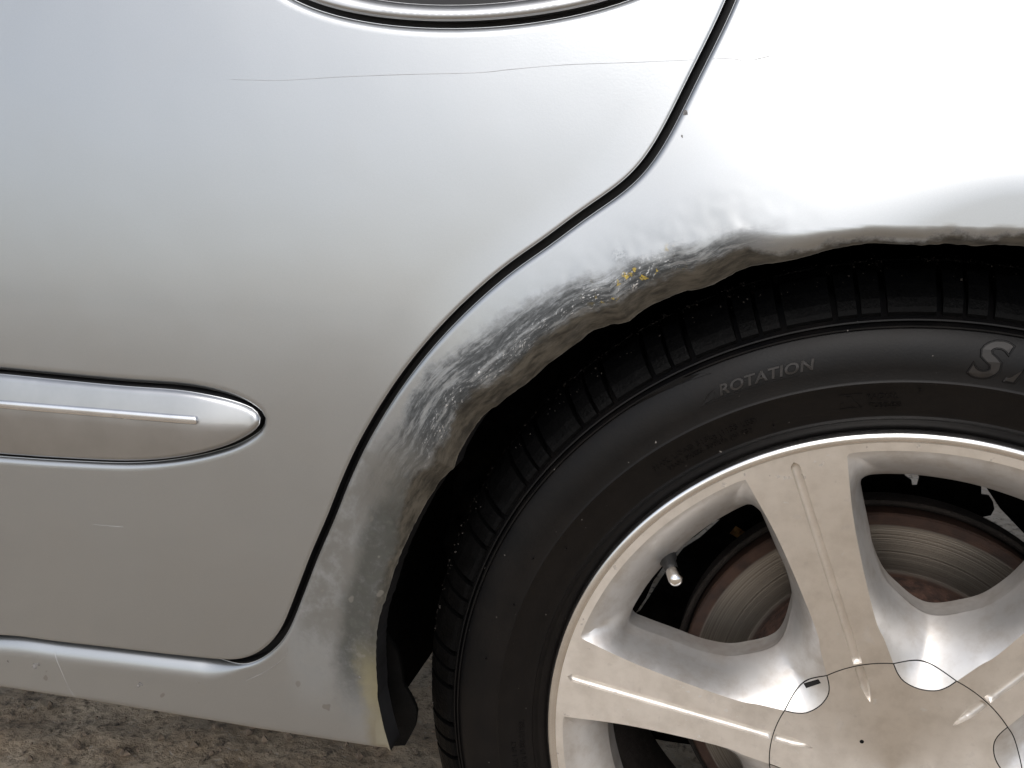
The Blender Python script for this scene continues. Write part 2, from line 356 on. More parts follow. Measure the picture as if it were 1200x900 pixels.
def triangulate(loops, pts, opens=()):
    vs = []; es = []
    for L in loops:
        k = len(vs); vs += [tuple(q) for q in L]; es += [(k+i, k+(i+1) % len(L)) for i in range(len(L))]
    for L in opens:
        k = len(vs); vs += [tuple(q) for q in L]; es += [(k+i, k+i+1) for i in range(len(L)-1)]
    vs += [tuple(q) for q in pts]
    V, E, F, a, b, c = delaunay_2d_cdt([Vector(q) for q in vs], es, [], 0, 1e-7)
    return np.array([tuple(v) for v in V]), np.array([tuple(f) for f in F if len(f) == 3])
def panel(name, outer, holes, yfun, grid, mats, parent, depth=.016, rings=(.0005, .0012, .0022, .0035, .0055), extra=None, attrs=None, label=None, eps=2e-4, hem=None):
    """sheet-metal panel: outline and cut-outs in (x,z), y = yfun(x,z), edges folded back by depth"""
    loops = [outer if area(outer) > 0 else outer[::-1]]+[h if area(h) < 0 else h[::-1] for h in holes]     # metal on the left of travel
    pts = [np.asarray(grid)]
    alld = lambda q: np.min([segdist(q, L, True) for L in loops], 0)
    if extra is not None: pts.append(np.asarray(extra))
    P0 = np.vstack(pts); ok = inside(P0, loops[0])
    for h in loops[1:]: ok &= ~inside(P0, h)
    P0 = P0[ok]; P0 = P0[alld(P0) > rings[-1]*1.25]
    rg = [P0]
    for r in rings:
        for L in loops:
            q = offset(L, r, True); k = (alld(q) > r*.85) & inside(q, loops[0])
            for h in loops[1:]: k &= ~inside(q, h)
            rg.append(q[k])
    V, F = triangulate(loops, np.vstack(rg))
    c = V[F].mean(1); ok = inside(c, loops[0])
    for h in loops[1:]: ok &= ~inside(c, h)
    F = F[ok]
    y = yfun(V[:, 0], V[:, 1])
    gx = (yfun(V[:, 0]+eps, V[:, 1])-yfun(V[:, 0]-eps, V[:, 1]))/(2*eps); gz = (yfun(V[:, 0], V[:, 1]+eps)-yfun(V[:, 0], V[:, 1]-eps))/(2*eps)
    N = np.stack([gx, -np.ones_like(gx), gz], 1); N /= np.linalg.norm(N, axis=1)[:, None]
    verts = [(a, b_, c_) for (a, c_), b_ in zip(V, y)]; faces = [tuple(f) for f in F]; nor = [tuple(n) for n in N]; src = list(range(len(V)))
    for L in loops:
        yl = yfun(L[:, 0], L[:, 1]); k = len(verts); n = len(L)
        inn = offset(L, 1, True)-L
        for lay, dy in ((0, 0.0), (1, depth)):
            for q, yy, m_ in zip(L, yl, inn):
                verts.append((q[0], yy+dy, q[1])); nor.append((-m_[0], -.02, -m_[1]))
        for i in range(n):
            j = (i+1) % n; faces.append((k+i, k+n+i, k+n+j, k+j))
    me = mesh(name, verts, faces)
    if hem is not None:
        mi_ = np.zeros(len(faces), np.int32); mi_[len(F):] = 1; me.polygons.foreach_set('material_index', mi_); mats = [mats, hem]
    if attrs:
        vv = np.array(verts)
        for an, fn in attrs.items():
            at = me.attributes.new(an, 'FLOAT', 'POINT'); at.data.foreach_set('value', fn(vv[:, 0], vv[:, 2]).astype(np.float32))
    me.normals_split_custom_set_from_vertices(nor)
    return link(name, me, mats, parent, label)
def gridpts(x0, x1, z0, z1, s):
    X, Z = np.meshgrid(np.arange(x0, x1, s), np.arange(z0, z1, s*.866)); X = X+(np.arange(X.shape[0]) % 2)[:, None]*s*.5
    return np.stack([X.ravel(), Z.ravel()], 1)
def boxes(name, lst, mat, parent, bevel=0):
    v = []; f = []
    for (x0, x1, y0, y1, z0, z1) in lst:
        k = len(v); v += [(x, y, z) for x in (x0, x1) for y in (y0, y1) for z in (z0, z1)]
        f += [tuple(k+i for i in q) for q in ((0, 1, 3, 2), (4, 6, 7, 5), (0, 4, 5, 1), (2, 3, 7, 6), (0, 2, 6, 4), (1, 5, 7, 3))]
    return link(name, mesh(name, v, f, False), mat, parent)
def lathe(name, prof, mats, parent, n=240, a0=0., a1=360., label=None):
    """profile of (r, y) turned about the wheel axis"""
    full = abs(a1-a0-360) < 1e-6; k = n if full else n+1
    v = []; f = []; m = len(prof)
    for i in range(k):
        t = R(a0+(a1-a0)*i/n)
        for r, y in prof: v.append((r*math.cos(t), y, r*math.sin(t)))
    for i in range(n):
        j = (i+1) % k
        for q in range(m-1): f.append((i*m+q, j*m+q, j*m+q+1, i*m+q+1))
    me = mesh(name, v, f); me.update()
    bm = bmesh.new(); bm.from_mesh(me)
    for e in bm.edges:
        if len(e.link_faces) == 2 and e.calc_face_angle(0) > R(38): e.smooth = False
    bm.to_mesh(me); bm.free()
    return link(name, me, mats, parent, label)
def ribbon(name, pts, w, yfun, mat, parent, proud=.0003, label=None, taper=True, wob=.0):
    """thin raised flake/crack lying on the panel surface"""
    p = catmull(pts, 6); n = len(p); v = []; f = []
    for sgn in (-1, 0, 1):
        for i, q in enumerate(offset(p, 0)):
            pass
    t = np.gradient(p, axis=0); t /= np.hypot(t[:, 0], t[:, 1])[:, None]; nn = np.stack([-t[:, 1], t[:, 0]], 1)
    for i in range(n):
        k = i/(n-1); ww = w*(math.sin(math.pi*(.06+.88*k))**.5 if taper else 1)*(1+wob*random.uniform(-1, 1))
        for s, hh in ((-1, -.0002), (-.5, proud), (.5, proud), (1, -.0002)):
            q = p[i]+nn[i]*ww*.5*s; v.append((q[0], float(yfun(np.array([q[0]]), np.array([q[1]]))[0])-hh, q[1]))
    for i in range(n-1):
        for s in range(3): f.append((i*4+s, i*4+s+1, (i+1)*4+s+1, (i+1)*4+s))
    return link(name, mesh(name, v, f), mat, parent, label)

# ------------------------------------------------------------------ the ground
def build_ground():
    near = lambda a, b, s: list(np.arange(a, b, s))
    xs = [-60, -30, -15, -8, -4, -2.5, -1.8]+near(-1.3, .05, .009)+[.2, .5, 1, 1.6, 2.5, 4, 8, 15, 30, 60]
    ys = [-60, -30, -15, -8, -4, -2, -1, -.5, -.2]+near(-.05, .9, .009)+[1, 1.2, 1.5, 2, 3, 4, 8, 15, 30, 60]
    v = []
    for y in ys:
        for x in xs:
            z = GROUND_Z
            if -1.3 < x < .05 and -.05 < y < .9: z += .006*(noise.fractal(Vector((x*18, y*18, 0)), 1, 2, 5)-.2) if x > -1.29 else 0
            v.append((x, y, z-.001))
    W = len(xs); f = [(j*W+i, j*W+i+1, (j+1)*W+i+1, (j+1)*W+i) for j in range(len(ys)-1) for i in range(W-1)]
    link('ground', mesh('ground', v, f), M['ground'], kind='structure')['label'] = 'stained brown concrete ground under and beside the car'
build_ground()

# ------------------------------------------------------------------ the car
car = bpy.data.objects.new('silver_car', None); car.location = (0, 0, GROUND_Z); C.objects.link(car)
car['label'] = 'silver car with scraped rear wheel arch and six-spoke alloy wheel'; car['category'] = 'car'
root = bpy.data.objects.new('tmp', None)
class Parent: pass
CAR = car
PARTS = []
GAPL = [(-1.25, -.002), (-1.0, .000), (-.8, .0025), (-.68, .0045)]+GAP+[(-.1025, .440), (-.0900, .478), (-.0800, .515), (-.0730, .555), (-.0690, .600)]
gapc = resample(catmull(GAPL, 6), .0028)
kw = np.exp(-.5*(np.arange(-6, 7)/3.4)**2); kw /= kw.sum()
gapc[6:-6] = np.stack([np.convolve(gapc[:, 0], kw, 'valid'), np.convolve(gapc[:, 1], kw, 'valid')], 1)
g_q = gapc+(offset(gapc, -.0023)-gapc)*(.15+.85*sst(-.43, -.38, gapc[:, 0]))[:, None]; g_d = offset(gapc, .0023)       # quarter side (right of travel) and door side (left)
arch_main = resample(catmull(ARCH, 4), .0020)
arch_main = arch_main+np.array([[.0005*noise.noise(Vector((q[0]*260, q[1]*260, 3))), .0005*noise.noise(Vector((q[0]*260, q[1]*260, 9)))] for q in arch_main])
a_end = math.degrees(math.atan2(arch_main[-1][1], arch_main[-1][0]))
arc = np.array([(.300*math.cos(R(t)), .300*math.sin(R(t))) for t in np.arange(a_end-.6, 0, -.6)])
tip = resample(np.vstack([TIP, ARCH[:1]]), .003)[:-1]
sill = resample(np.vstack([[(-1.25, -.0365), (-.9, -.036), (-.7, -.036)], SILLB]), .004)[:-1]
arch_edge = np.vstack([tip, arch_main, arc, [(.300, -.03)]])
outer_q = np.vstack([sill, arch_edge, resample([(.302, -.034), (.80, -.034)], .02)[1:], resample([(.80, -.02), (.82, .45)], .02), resample([(.78, .6), (g_q[-1][0]+.02, .6)], .02), g_q[::-1]])
def archd(x, z): return segdist(np.stack([x, z], 1), arch_edge)
def archa(x, z):
    t = np.degrees(np.arctan2(z, x)); return np.where(t < -90, t+360, t)
def roll(d, r):
    d = np.clip(d, .03*r, None); e = np.clip(r-d, 0, None); return r-np.sqrt(np.maximum(r*r-e*e, 0))
def y_quarter(x, z):
    x = np.asarray(x, float); z = np.asarray(z, float); q = np.stack([x, z], 1)
    y = Ybase(x, z)
    dg = segdist(q, g_q); da = segdist(q, arch_edge); a = archa(x, z)
    wl = 1-sst(-.42, -.385, x)
    rr = .0028+.0111*wl
    y = y+np.where(dg < rr, roll(dg, rr), 0)*(1-.22*wl)
    dmg = sst(98, 114, a)*(1-sst(150, 166, a)); side = sst(150, 168, a)
    dr = .009+.015*dmg
    amp = (.0075+.0045*dmg)*(1-side)+.0008*side
    t = np.clip(1-da/dr, 0, 1); y = y+amp*t*t
    # crumpled metal
    k = np.nonzero((da < .055) & (dmg > .01))[0]
    for i in k:
        f = max(0., 1-da[i]/.055); f = f*f*(3-2*f)*dmg[i]
        v = Vector((x[i]*55, z[i]*55, 2.)); w = Vector((a[i]*.42, da[i]*40, 5.))
        y[i] += f*(.0005*noise.noise(v*.7)*(1-min(1., da[i]/.035))+.0004*noise.noise(w)+.0002*noise.noise(v*3.7))
    ds = segdist(q, sill)
    y = y+np.where(ds < .004, roll(ds, .004), 0)
    return y
gq = gridpts(-1.3, .85, -.05, .62, .007)
fine = gridpts(-.36, .10, -.04, .36, .0019); fd = segdist(fine, arch_main); fr_ = np.hypot(fine[:, 0], fine[:, 1])-.333; fine = fine[(fd < .05) | ((fr_ < .014) & (fr_ > -.03) & (fine[:, 0] > -.19))]
gd = segdist(gq, arch_main); gq = gq[gd > .05]
sillrows = np.vstack([offset(g_q, -t) for t in (.008, .0105, .013, .0165)]); sillrows = sillrows[sillrows[:, 0] < -.37]
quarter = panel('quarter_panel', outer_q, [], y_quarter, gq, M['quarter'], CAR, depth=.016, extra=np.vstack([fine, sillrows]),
    attrs={'arch_d': archd, 'arch_a': archa}, label='scraped silver panel around the rear wheel arch', hem=M['gap'])  # hem black: door-gap shade painted onto silver edges, grimy flange at the arch

# door: recess for the moulding and for the handle bezel are real cut-outs with rolled rims
mold_o = catmull(MOLD, 6)
mold_loop = np.vstack([[(-1.15, MOLD[0][1]), (-.85, MOLD[0][1]+.0004)], mold_o, [(-.85, MOLD[-1][1]-.0004), (-1.15, MOLD[-1][1])]])
mold_loop = resample(mold_loop, .004, True)
HC = (-.2470, .4460); HA, HB = .1235, .0418
def ell(a, b, n=90): return np.array([(HC[0]+a*math.cos(t), HC[1]+b*math.sin(t)) for t in np.linspace(0, 2*math.pi, n, endpoint=False)])
handle_loop = resample(ell(HA, HB, 220), .003, True)
outer_d = np.vstack([g_d, resample([(g_d[-1][0]-.02, .6), (-1.25, .6)], .02), resample([(-1.25, .58), (-1.25, .03)], .02)])
def y_door(x, z):
    q = np.stack([np.asarray(x, float), np.asarray(z, float)], 1)
    y = Ybase(q[:, 0], q[:, 1])
    for L, r, cl in ((g_d, .0018, False), (mold_loop, .0042, True), (handle_loop, .0040, True)):
        d = segdist(q, L, cl); y = y+np.where(d < r, roll(d, r), 0)*(.6 if r < .003 else 1)
    return y
door = panel('rear_door', outer_d, [mold_loop, handle_loop], y_door, gridpts(-1.24, -.05, -.01, .62, .008), M['paint'], CAR, depth=.014, hem=M['gap'])  # silver folded edges coloured black to stand for shade in the gaps

# black rubber seal behind the door gap
def strip_behind(name, path, off, half, mat, parent):
    v = []; f = []; n = len(path)
    y = Ybase(path[:, 0], path[:, 1])+off
    for s in (-half, half):
        for q, yy in zip(offset(path, s), y): v.append((q[0], yy, q[1]))
    for s in (-half, half):
        for q, yy in zip(offset(path, s), y): v.append((q[0], yy+.006, q[1]))
    for i in range(n-1):
        f += [(i, n+i, n+i+1, i+1), (2*n+i, 2*n+i+1, 3*n+i+1, 3*n+i), (i, i+1, 2*n+i+1, 2*n+i), (n+i, 3*n+i, 3*n+i+1, n+i+1)]
    return link(name, mesh(name, v, f), mat, parent)
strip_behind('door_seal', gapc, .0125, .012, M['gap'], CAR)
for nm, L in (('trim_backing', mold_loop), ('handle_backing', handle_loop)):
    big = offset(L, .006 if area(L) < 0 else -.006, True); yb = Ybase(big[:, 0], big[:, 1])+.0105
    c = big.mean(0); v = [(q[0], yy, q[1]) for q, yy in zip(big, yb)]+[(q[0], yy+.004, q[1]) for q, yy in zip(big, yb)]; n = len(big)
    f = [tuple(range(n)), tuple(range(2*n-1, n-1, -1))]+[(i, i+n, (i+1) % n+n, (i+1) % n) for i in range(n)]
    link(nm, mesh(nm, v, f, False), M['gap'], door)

# moulding: two faces meeting at a ridge, bright strip let into it
mold_in = offset(mold_loop, .0019 if area(mold_loop) > 0 else -.0019, True)
mold_in = resample(catmull(mold_in[::2], 2, True), .004, True)
ZR = .1815
def y_mold(x, z):
    q = np.stack([np.asarray(x, float), np.asarray(z, float)], 1); d = segdist(q, mold_in, True)
    b = Ybase(q[:, 0], np.full(len(q), .175))
    sm = np.sqrt((q[:, 1]-ZR)**2+.0035**2)-.0035; up_ = np.where(q[:, 1] > ZR, sm, 0); dn = np.where(q[:, 1] > ZR, 0, sm)
    h = -.0075+.24*up_+2.*up_**2+.14*dn+3.4*dn**2
    endd = np.clip(1-(-.374-q[:, 0])/.05, 0, 1)
    h = h+.0065*endd**2.6
    r = .0030
    return b+h+np.where(d < r, roll(d, r), 0)
molding = panel('door_moulding', mold_in, [], y_mold, gridpts(-1.15, -.36, .13, .21, .004), M['mold'], door, hem=M['gap'], depth=.014, rings=(.0004, .0010, .0018, .0028, .004))  # folded edge black as well, gap shade put into its colour
def bar_on(name, x0, x1, z0, z1, hw, yfun, hh, mat, parent):
    xs = np.concatenate([np.linspace(x0, x1-hw, 60), x1-hw+hw*np.sin(np.linspace(0, math.pi/2, 8))[1:]]); v = []; f = []
    for x in xs:
        zc = z0+(z1-z0)*(x-x0)/(x1-x0); e = max(0., (x-(x1-hw))/hw); w = hw*math.sqrt(max(0.02, 1-e**4))
        for s, k in ((-1, -.001), (-1, .55), (-.75, .9), (0, 1), (.75, .9), (1, .55), (1, -.001)):
            z = zc+s*w; v.append((x, float(yfun(np.array([x]), np.array([zc]))[0])-hh*k if k > 0 else float(yfun(np.array([x]), np.array([z]))[0])+.001, z))
    for i in range(len(xs)-1):
        for s in range(6): f.append((i*7+s, (i+1)*7+s, (i+1)*7+s+1, i*7+s+1))
    f.append(tuple((len(xs)-1)*7+s for s in range(7)))
    me = mesh(name, v, [q[::-1] for q in f]); return link(name, me, mat, parent)
bar_on('moulding_strip', -1.14, STRIP[-1][0], STRIP[0][1]+.0003, STRIP[-1][1], .0026, y_mold, .0022, M['strip'], door)

# handle: bezel ring, dark cup behind it, grip across the cup
be_o = ell(HA-.0036, HB-.0036, 180); be_i = ell(HA-.0235, HB-.0120, 150)
def y_bezel(x, z):
    q = np.stack([np.asarray(x, float), np.asarray(z, float)], 1)
    do = segdist(q, be_o, True); di = segdist(q, be_i, True)
    return Ybase(q[:, 0], q[:, 1])-.0005+np.where(do < .003, roll(do, .003), 0)+np.where(di < .006, roll(di, .006), 0)*.8
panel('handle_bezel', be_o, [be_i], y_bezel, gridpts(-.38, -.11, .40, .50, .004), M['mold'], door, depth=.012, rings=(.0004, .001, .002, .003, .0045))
v = []; f = []; n = 72; K = 7
for j in range(K):
    t = j/(K-1); s = math.cos(t*math.pi/2*.98)
    for a in np.linspace(0, 2*math.pi, n, endpoint=False):
        x = HC[0]+(HA-.0225)*s*math.cos(a); z = HC[1]+(HB-.0110)*s*math.sin(a)
        v.append((x, float(Ybase(x, z))+.0045+.026*math.sin(t*math.pi/2), z))
for j in range(K-1):
    for i in range(n): f.append((j*n+i, j*n+(i+1) % n, (j+1)*n+(i+1) % n, (j+1)*n+i))
f.append(tuple((K-1)*n+i for i in range(n)))
link('handle_cup', mesh('handle_cup', v, f), M['cup'], door)
v = []; f = []
for i, x in enumerate(np.linspace(HC[0]-.112, HC[0]+.112, 41)):
    e = abs(i-20)/20; zc = HC[1]+.010; yb = float(Ybase(x, zc))-.0085+.016*e**6
    for k in range(12):
        a = 2*math.pi*k/12; v.append((x, yb+.006*math.sin(a), zc+.0125*(1-.35*e**5)*math.cos(a)))
for i in range(40):
    for k in range(12): f.append((i*12+k, (i+1)*12+k, (i+1)*12+(k+1) % 12, i*12+(k+1) % 12))
f += [tuple(range(12)), tuple(40*12+k for k in range(11, -1, -1))]
link('door_handle', mesh('door_handle', v, f), M['mold'], door)

# long paint crack running from the door over the panel, chips and cracks in the sill
ribbon('paint_crack', CRACK, .00034, y_door, M['scratch'], door, proud=.00015, label='long thin crack in the paint below the handle', wob=.3)
ribbon('paint_crack', CRACK2, .00055, y_quarter, M['scratch'], quarter, proud=.00015)
ribbon('paint_crack', C2b, .0006, y_quarter, M['scratch'], quarter, proud=.00015)
ribbon('sill_crack', RCRACK, .0007, y_quarter, M['scratch'], quarter, proud=.00012, wob=.4)
ribbon('sill_crack', SEAM2[2:], .0005, y_quarter, M['scratch'], quarter, proud=.00012, wob=.4)
for (x, z, s) in [(-.5484, .0008, .0028), (-.5452, .0030, .0022), (-.4668, .0006, .0022), (-.4680, -.0012, .0014), (-.570, .0012, .0011), (-.1302, .3600, .0016), (-.1310, .3485, .0008), (-.3100, .0300, .0009)]:
    n = 9; v = []; 
    for i in range(n):
        a = 2*math.pi*i/n; r = s*random.uniform(.45, 1.1); px, pz = x+r*math.cos(a)*random.uniform(.6, 1.2), z+r*math.sin(a)
        v.append((px, float(y_quarter(np.array([px]), np.array([pz]))[0])-.0001, pz))
    v.append((x, float(y_quarter(np.array([x]), np.array([z]))[0])-.0004, z))
    link('paint_chip', mesh('paint_chip', v, [(i, (i+1) % n, n) for i in range(n)]), M['chip'], quarter)
ribbon('paint_scratch', [(-.4890, .1098), (-.4780, .1100), (-.4670, .1104)], .00038, y_door, M['scratch'], door, proud=.0001, wob=.5)

# everything dark behind the panels
boxes('underbody', [(-1.25, -.345, .05, 1.22, .004, .06), (.345, .82, .05, 1.22, .004, .06), (-.345, .345, .215, 1.22, .15, .20)], M['under'], CAR)
boxes('body_shell', [(-1.25, .82, .10, 1.22, .605, .62), (-1.25, .82, 1.20, 1.22, .061, .604), (-1.27, -1.251, -.005, 1.2, -.03, .60), (.825, .84, .0, 1.2, -.03, .60)], M['under'], CAR)
# wheel-well liner (arch tunnel with a down-turned front) and the inner wall with two gaps where daylight shows
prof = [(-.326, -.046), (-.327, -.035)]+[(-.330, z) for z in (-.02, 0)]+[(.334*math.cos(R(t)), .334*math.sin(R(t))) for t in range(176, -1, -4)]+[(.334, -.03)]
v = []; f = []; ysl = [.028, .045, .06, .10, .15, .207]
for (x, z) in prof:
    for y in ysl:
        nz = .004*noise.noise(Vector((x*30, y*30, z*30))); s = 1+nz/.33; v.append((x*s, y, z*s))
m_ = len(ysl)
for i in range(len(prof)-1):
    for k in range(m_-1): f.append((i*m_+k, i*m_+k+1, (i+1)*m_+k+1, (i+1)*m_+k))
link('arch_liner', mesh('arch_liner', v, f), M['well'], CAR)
P1 = [(.0173, .1150), (.0265, .1159), (.0281, .1115), (.0275, .1049), (.0241, .1046), (.0231, .1091), (.0182, .1125)]
P2 = [(.0689, .1108), (.0717, .1104), (.0829, .0949), (.1002, .0786), (.1001, .0702), (.0955, .0716), (.0919, .0732), (.0825, .0780), (.0705, .0852), (.0706, .0891), (.0767, .0904), (.0790, .0945), (.0779, .0995), (.0753, .1031), (.0697, .1038)]
P3 = [(-.1100, .0667), (-.1147, .0655), (-.1290, .0515), (-.1420, .0380), (-.1515, .0245), (-.1600, .0090), (-.1654, -.0056), (-.1735, -.0199), (-.1700, -.0181), (-.1627, -.0045), (-.1570, .0065), (-.1476, .0237), (-.1382, .0370), (-.1257, .0505)]
def y_wall(x, z):
    return np.array([.200+.012*noise.fractal(Vector((a*26, b*26, 4.)), 1, 2, 4) for a, b in zip(x, z)])
wall_o = resample([(-.334, -.10), (-.20, -.13), (.2, -.13), (.334, -.10), (.334, .10), (.28, .26), (.15, .33), (-.15, .33), (-.28, .26), (-.334, .10)], .012, True)
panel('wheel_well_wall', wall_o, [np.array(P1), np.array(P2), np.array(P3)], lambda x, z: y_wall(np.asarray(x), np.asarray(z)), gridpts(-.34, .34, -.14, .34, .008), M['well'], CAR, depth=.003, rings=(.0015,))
# torn splash guard hanging at the foot of the arch
gu = [(-.3150, .0500), (-.3170, .000), (-.3150, -.0180), (-.3085, -.0440), (-.2990, -.0430), (-.2915, -.0270), (-.2900, -.0150), (-.2940, -.0060), (-.2990, .0020), (-.3030, .0250)]
gl = resample(gu, .004, True)
panel('splash_guard', gl, [], lambda x, z: .010+.20*(np.asarray(x)+.312)+.0012*np.sin(np.asarray(z)*90), gridpts(-.33, -.27, -.06, .06, .004), M['well'], CAR, depth=.003, rings=(.0008, .002))

# ------------------------------------------------------------------ brake
axis_parts = []
lathe('brake_disc', [(.062, .0815), (.0865, .0800), (.1185, .0800), (.1250, .0803), (.1262, .0815), (.1262, .0980), (.062, .0980)], M['disc'], CAR, 180)
lathe('brake_hub', [(.0, .050), (.050, .050), (.072, .0505), (.080, .053), (.0845, .059), (.0855, .0785), (.0855, .0795)], M['rust'], CAR, 120)
lathe('dust_shield', [(.126, .104), (.1280, .0890), (.1300, .0870), (.1318, .0885), (.1318, .104), (.060, .108)], M['cast'], CAR, 120)
v = []; f = []
for i, t in enumerate(np.linspace(20, -50, 15)):
    for (r, y) in ((.092, .070), (.1335, .066), (.1480, .074), (.1480, .130), (.092, .130)):
        v.append((r*math.cos(R(t)), y, r*math.sin(R(t))))
for i in range(14):
    for k in range(5): f.append((i*5+k, i*5+(k+1) % 5, (i+1)*5+(k+1) % 5, (i+1)*5+k))
f += [tuple(range(4, -1, -1)), tuple(14*5+k for k in range(5))]
link('brake_caliper', mesh('brake_caliper', v, f, False), M['cast'], CAR)

# ------------------------------------------------------------------ the wheel
A0 = 50.2                                            # direction of one spoke
pol = lambda a, r: np.array([r*math.cos(R(a)), r*math.sin(R(a))])
def fcontour(c):
    side = [(21.7, .1895), (22.0, .172), (22.2, .150), (21.6, .120), (20.0, .0925), (17.7, .0815), (14.4, .0675), (12.0, .0610), (8.0, .0566), (0, .0545)]
    full = side+[(-a, r) for a, r in side[-2::-1]]
    pts = catmull([pol(c-a, r) for a, r in full], 7)
    pts = pts[np.concatenate([[True], np.hypot(*np.diff(pts, axis=0).T) > 1e-5])]
    arc_ = np.array([pol(c+t, .1900) for t in np.arange(20.9, -21, -.8)])
    return resample(np.vstack([pts, arc_]), .0021, True)
def hcontour(c):
    h = [(0, .1678), (8, .1678), (14, .1677), (18.2, .1672), (19.6, .1648), (19.6, .157), (18.8, .137), (18.0, .121), (15.2, .1050), (9.5, .0945), (4.6, .0892), (0, .0874)]
    full = h+[(-a, r) for a, r in h[-2:0:-1]]
    return resample(catmull([pol(c-a, r) for a, r in full], 7, True), .0021, True)
CEN = [A0+30+60*k for k in range(6)]
FC = [fcontour(c) for c in CEN]; HCn = [hcontour(c) for c in CEN]
# shallow channels running down the spokes, carried on to a point on the cap
def chan(a, r0, r1, w0, w1, tapered):
    rs = np.linspace(r0, r1, 50); L = []
    for s in (1, -1):
        row = []
        for r in rs:
            k = (r-r0)/(r1-r0); w = w0+(w1-w0)*k
            e = max(0., (r-(r1-w))/w) if not tapered else 0; w *= math.sqrt(max(0, 1-e*e))
            if tapered: w = w1*min(1., (max(0, r-r0)/(.0115))**.72)
            row.append(pol(a, r)+w*s*np.array([-math.sin(R(a)), math.cos(R(a))]))
        L.append(row)
    return resample(np.array(L[0]+L[1][::-1]), .0016, True)
SP = [A0+60*k for k in range(6)]
CH = [chan(a, .0684, .1905, .0024, .0026, False) for a in SP]; CC = [chan(a, .0440, .0664, 0, .0026, True) for a in SP]
CAPR = .0673
def face_y(V):
    r = np.hypot(V[:, 0], V[:, 1]); y = .0034*np.clip(1-r/.18, 0, 1)
    infl = np.zeros(len(V), bool)
    for F_, H_ in zip(FC, HCn):
        k = inside(V, F_)
        if k.any():
            dF = segdist(V[k], F_, True); dH = segdist(V[k], H_, True); dH = np.where(inside(V[k], H_), 0, dH)
            u = dF/np.maximum(dF+dH, 1e-9); y[k] += .030*(.35*u+.65*u**1.55); infl |= k
    for L in CH+CC:
        k = inside(V, L)
        if k.any():
            d = segdist(V[k], L, True); hw = .0025; t = np.clip(1-d/hw, 0, 1); y[k] += .0026*(1-t**2.6)**.45
    return y, infl
circ = lambda r, n: np.array([(r*math.cos(2*math.pi*i/n), r*math.sin(2*math.pi*i/n)) for i in range(n)])
hole_c = np.array([-.0176, .0160]); cap_hole = circ(.0012, 14)+hole_c
slot = np.array([(-.0512, .0432), (-.0436, .0498), (-.0420, .0480), (-.0496, .0414)])
GAPW = .00030
FIN = [offset(L, GAPW if area(L) > 0 else -GAPW, True) for L in FC]; FOUT = [offset(L, -GAPW if area(L) > 0 else GAPW, True) for L in FC]
capparts = lambda L: L[np.hypot(L[:, 0], L[:, 1]) < CAPR+.002]
def chain(L):
    k = np.hypot(L[:, 0], L[:, 1]) < CAPR+.001
    i0 = int(np.argmax(~k)); L = np.roll(L, -i0, 0); k = np.roll(k, -i0); return L[k]
pts = [gridpts(-.2, .2, -.2, .2, .0042)]
for L in CH+CC:
    for d in (.0004, .0009, .0015, .0022):
        q = offset(L, d if area(L) > 0 else -d, True); pts.append(q[inside(q, L) & (segdist(q, L, True) > d*.8)])
for F_, H_ in zip(FC, HCn):
    q = gridpts(-.2, .2, -.2, .2, .0026); k = inside(q, F_) & ~inside(q, H_); pts.append(q[k])
    pts.append(offset(H_, -.0007 if area(H_) > 0 else .0007, True))
PP = np.vstack(pts); PP = PP[np.hypot(PP[:, 0], PP[:, 1]) < .1935]
for L in FC+HCn: PP = PP[segdist(PP, L, True) > .0005]
for L in CH+CC: PP = PP[segdist(PP, L, True) > .00025]
rr = np.hypot(PP[:, 0], PP[:, 1]); PP = PP[(np.abs(rr-CAPR) > .0008)]
V, F = triangulate([circ(.1945, 300), circ(CAPR+.0003, 260), circ(CAPR-.0003, 260), cap_hole, slot]+FC+HCn+CH+CC, PP, [chain(L) for L in FIN]+[chain(L) for L in FOUT])
c = V[F].mean(1); rc = np.hypot(c[:, 0], c[:, 1])
inF = np.zeros(len(c), bool); inH = np.zeros(len(c), bool); nearF = np.zeros(len(c), bool)
for a_, b_ in zip(FC, HCn): inF |= inside(c, a_); inH |= inside(c, b_)
for k_ in range(6):
    nearF |= inside(c, FOUT[k_]) & ~inside(c, FIN[k_])
Y, _ = face_y(V)
def submesh(name, sel, mi, mats, parent, wall=None, label=None):
    T = F[sel]; used = np.unique(T); mp = -np.ones(len(V), int); mp[used] = np.arange(len(used))
    v = [(V[i, 0], Y[i], V[i, 1]) for i in used]; f = [tuple(mp[t]) for t in T]; mid = list(mi[sel])
    if wall:
        for H_ in wall:
            H2 = H_ if area(H_) > 0 else H_[::-1]; yh, _ = face_y(H2); k = len(v); n = len(H2)
            for s, dy in ((1., 0.), (1., .006), (1.0, .016)):
                for q, yy in zip(H2, yh): v.append((q[0], .0300+.0004+dy if dy else .0302, q[1]))
            for l in range(2):
                for i in range(n):
                    j = (i+1) % n; f.append((k+l*n+i, k+l*n+j, k+(l+1)*n+j, k+(l+1)*n+i)); mid.append(1)
    me = mesh(name, v, f); me.polygons.foreach_set('material_index', np.array(mid, np.int32))
    bm = bmesh.new(); bm.from_mesh(me)
    for e in bm.edges:
        if len(e.link_faces) == 2 and (e.link_faces[0].material_index != e.link_faces[1].material_index or e.calc_face_angle(0) > R(32)): e.smooth = False
    bm.to_mesh(me); bm.free()
    return link(name, me, mats, parent, label)
base = ~inH & (rc < .1945)
mi = inF.astype(np.int32)
wheel = submesh('alloy_wheel', base & (rc > CAPR+.0003), mi, [M['machined'], M['pocket']], CAR, wall=HCn, label='six-spoke alloy wheel with weathered silver finish')
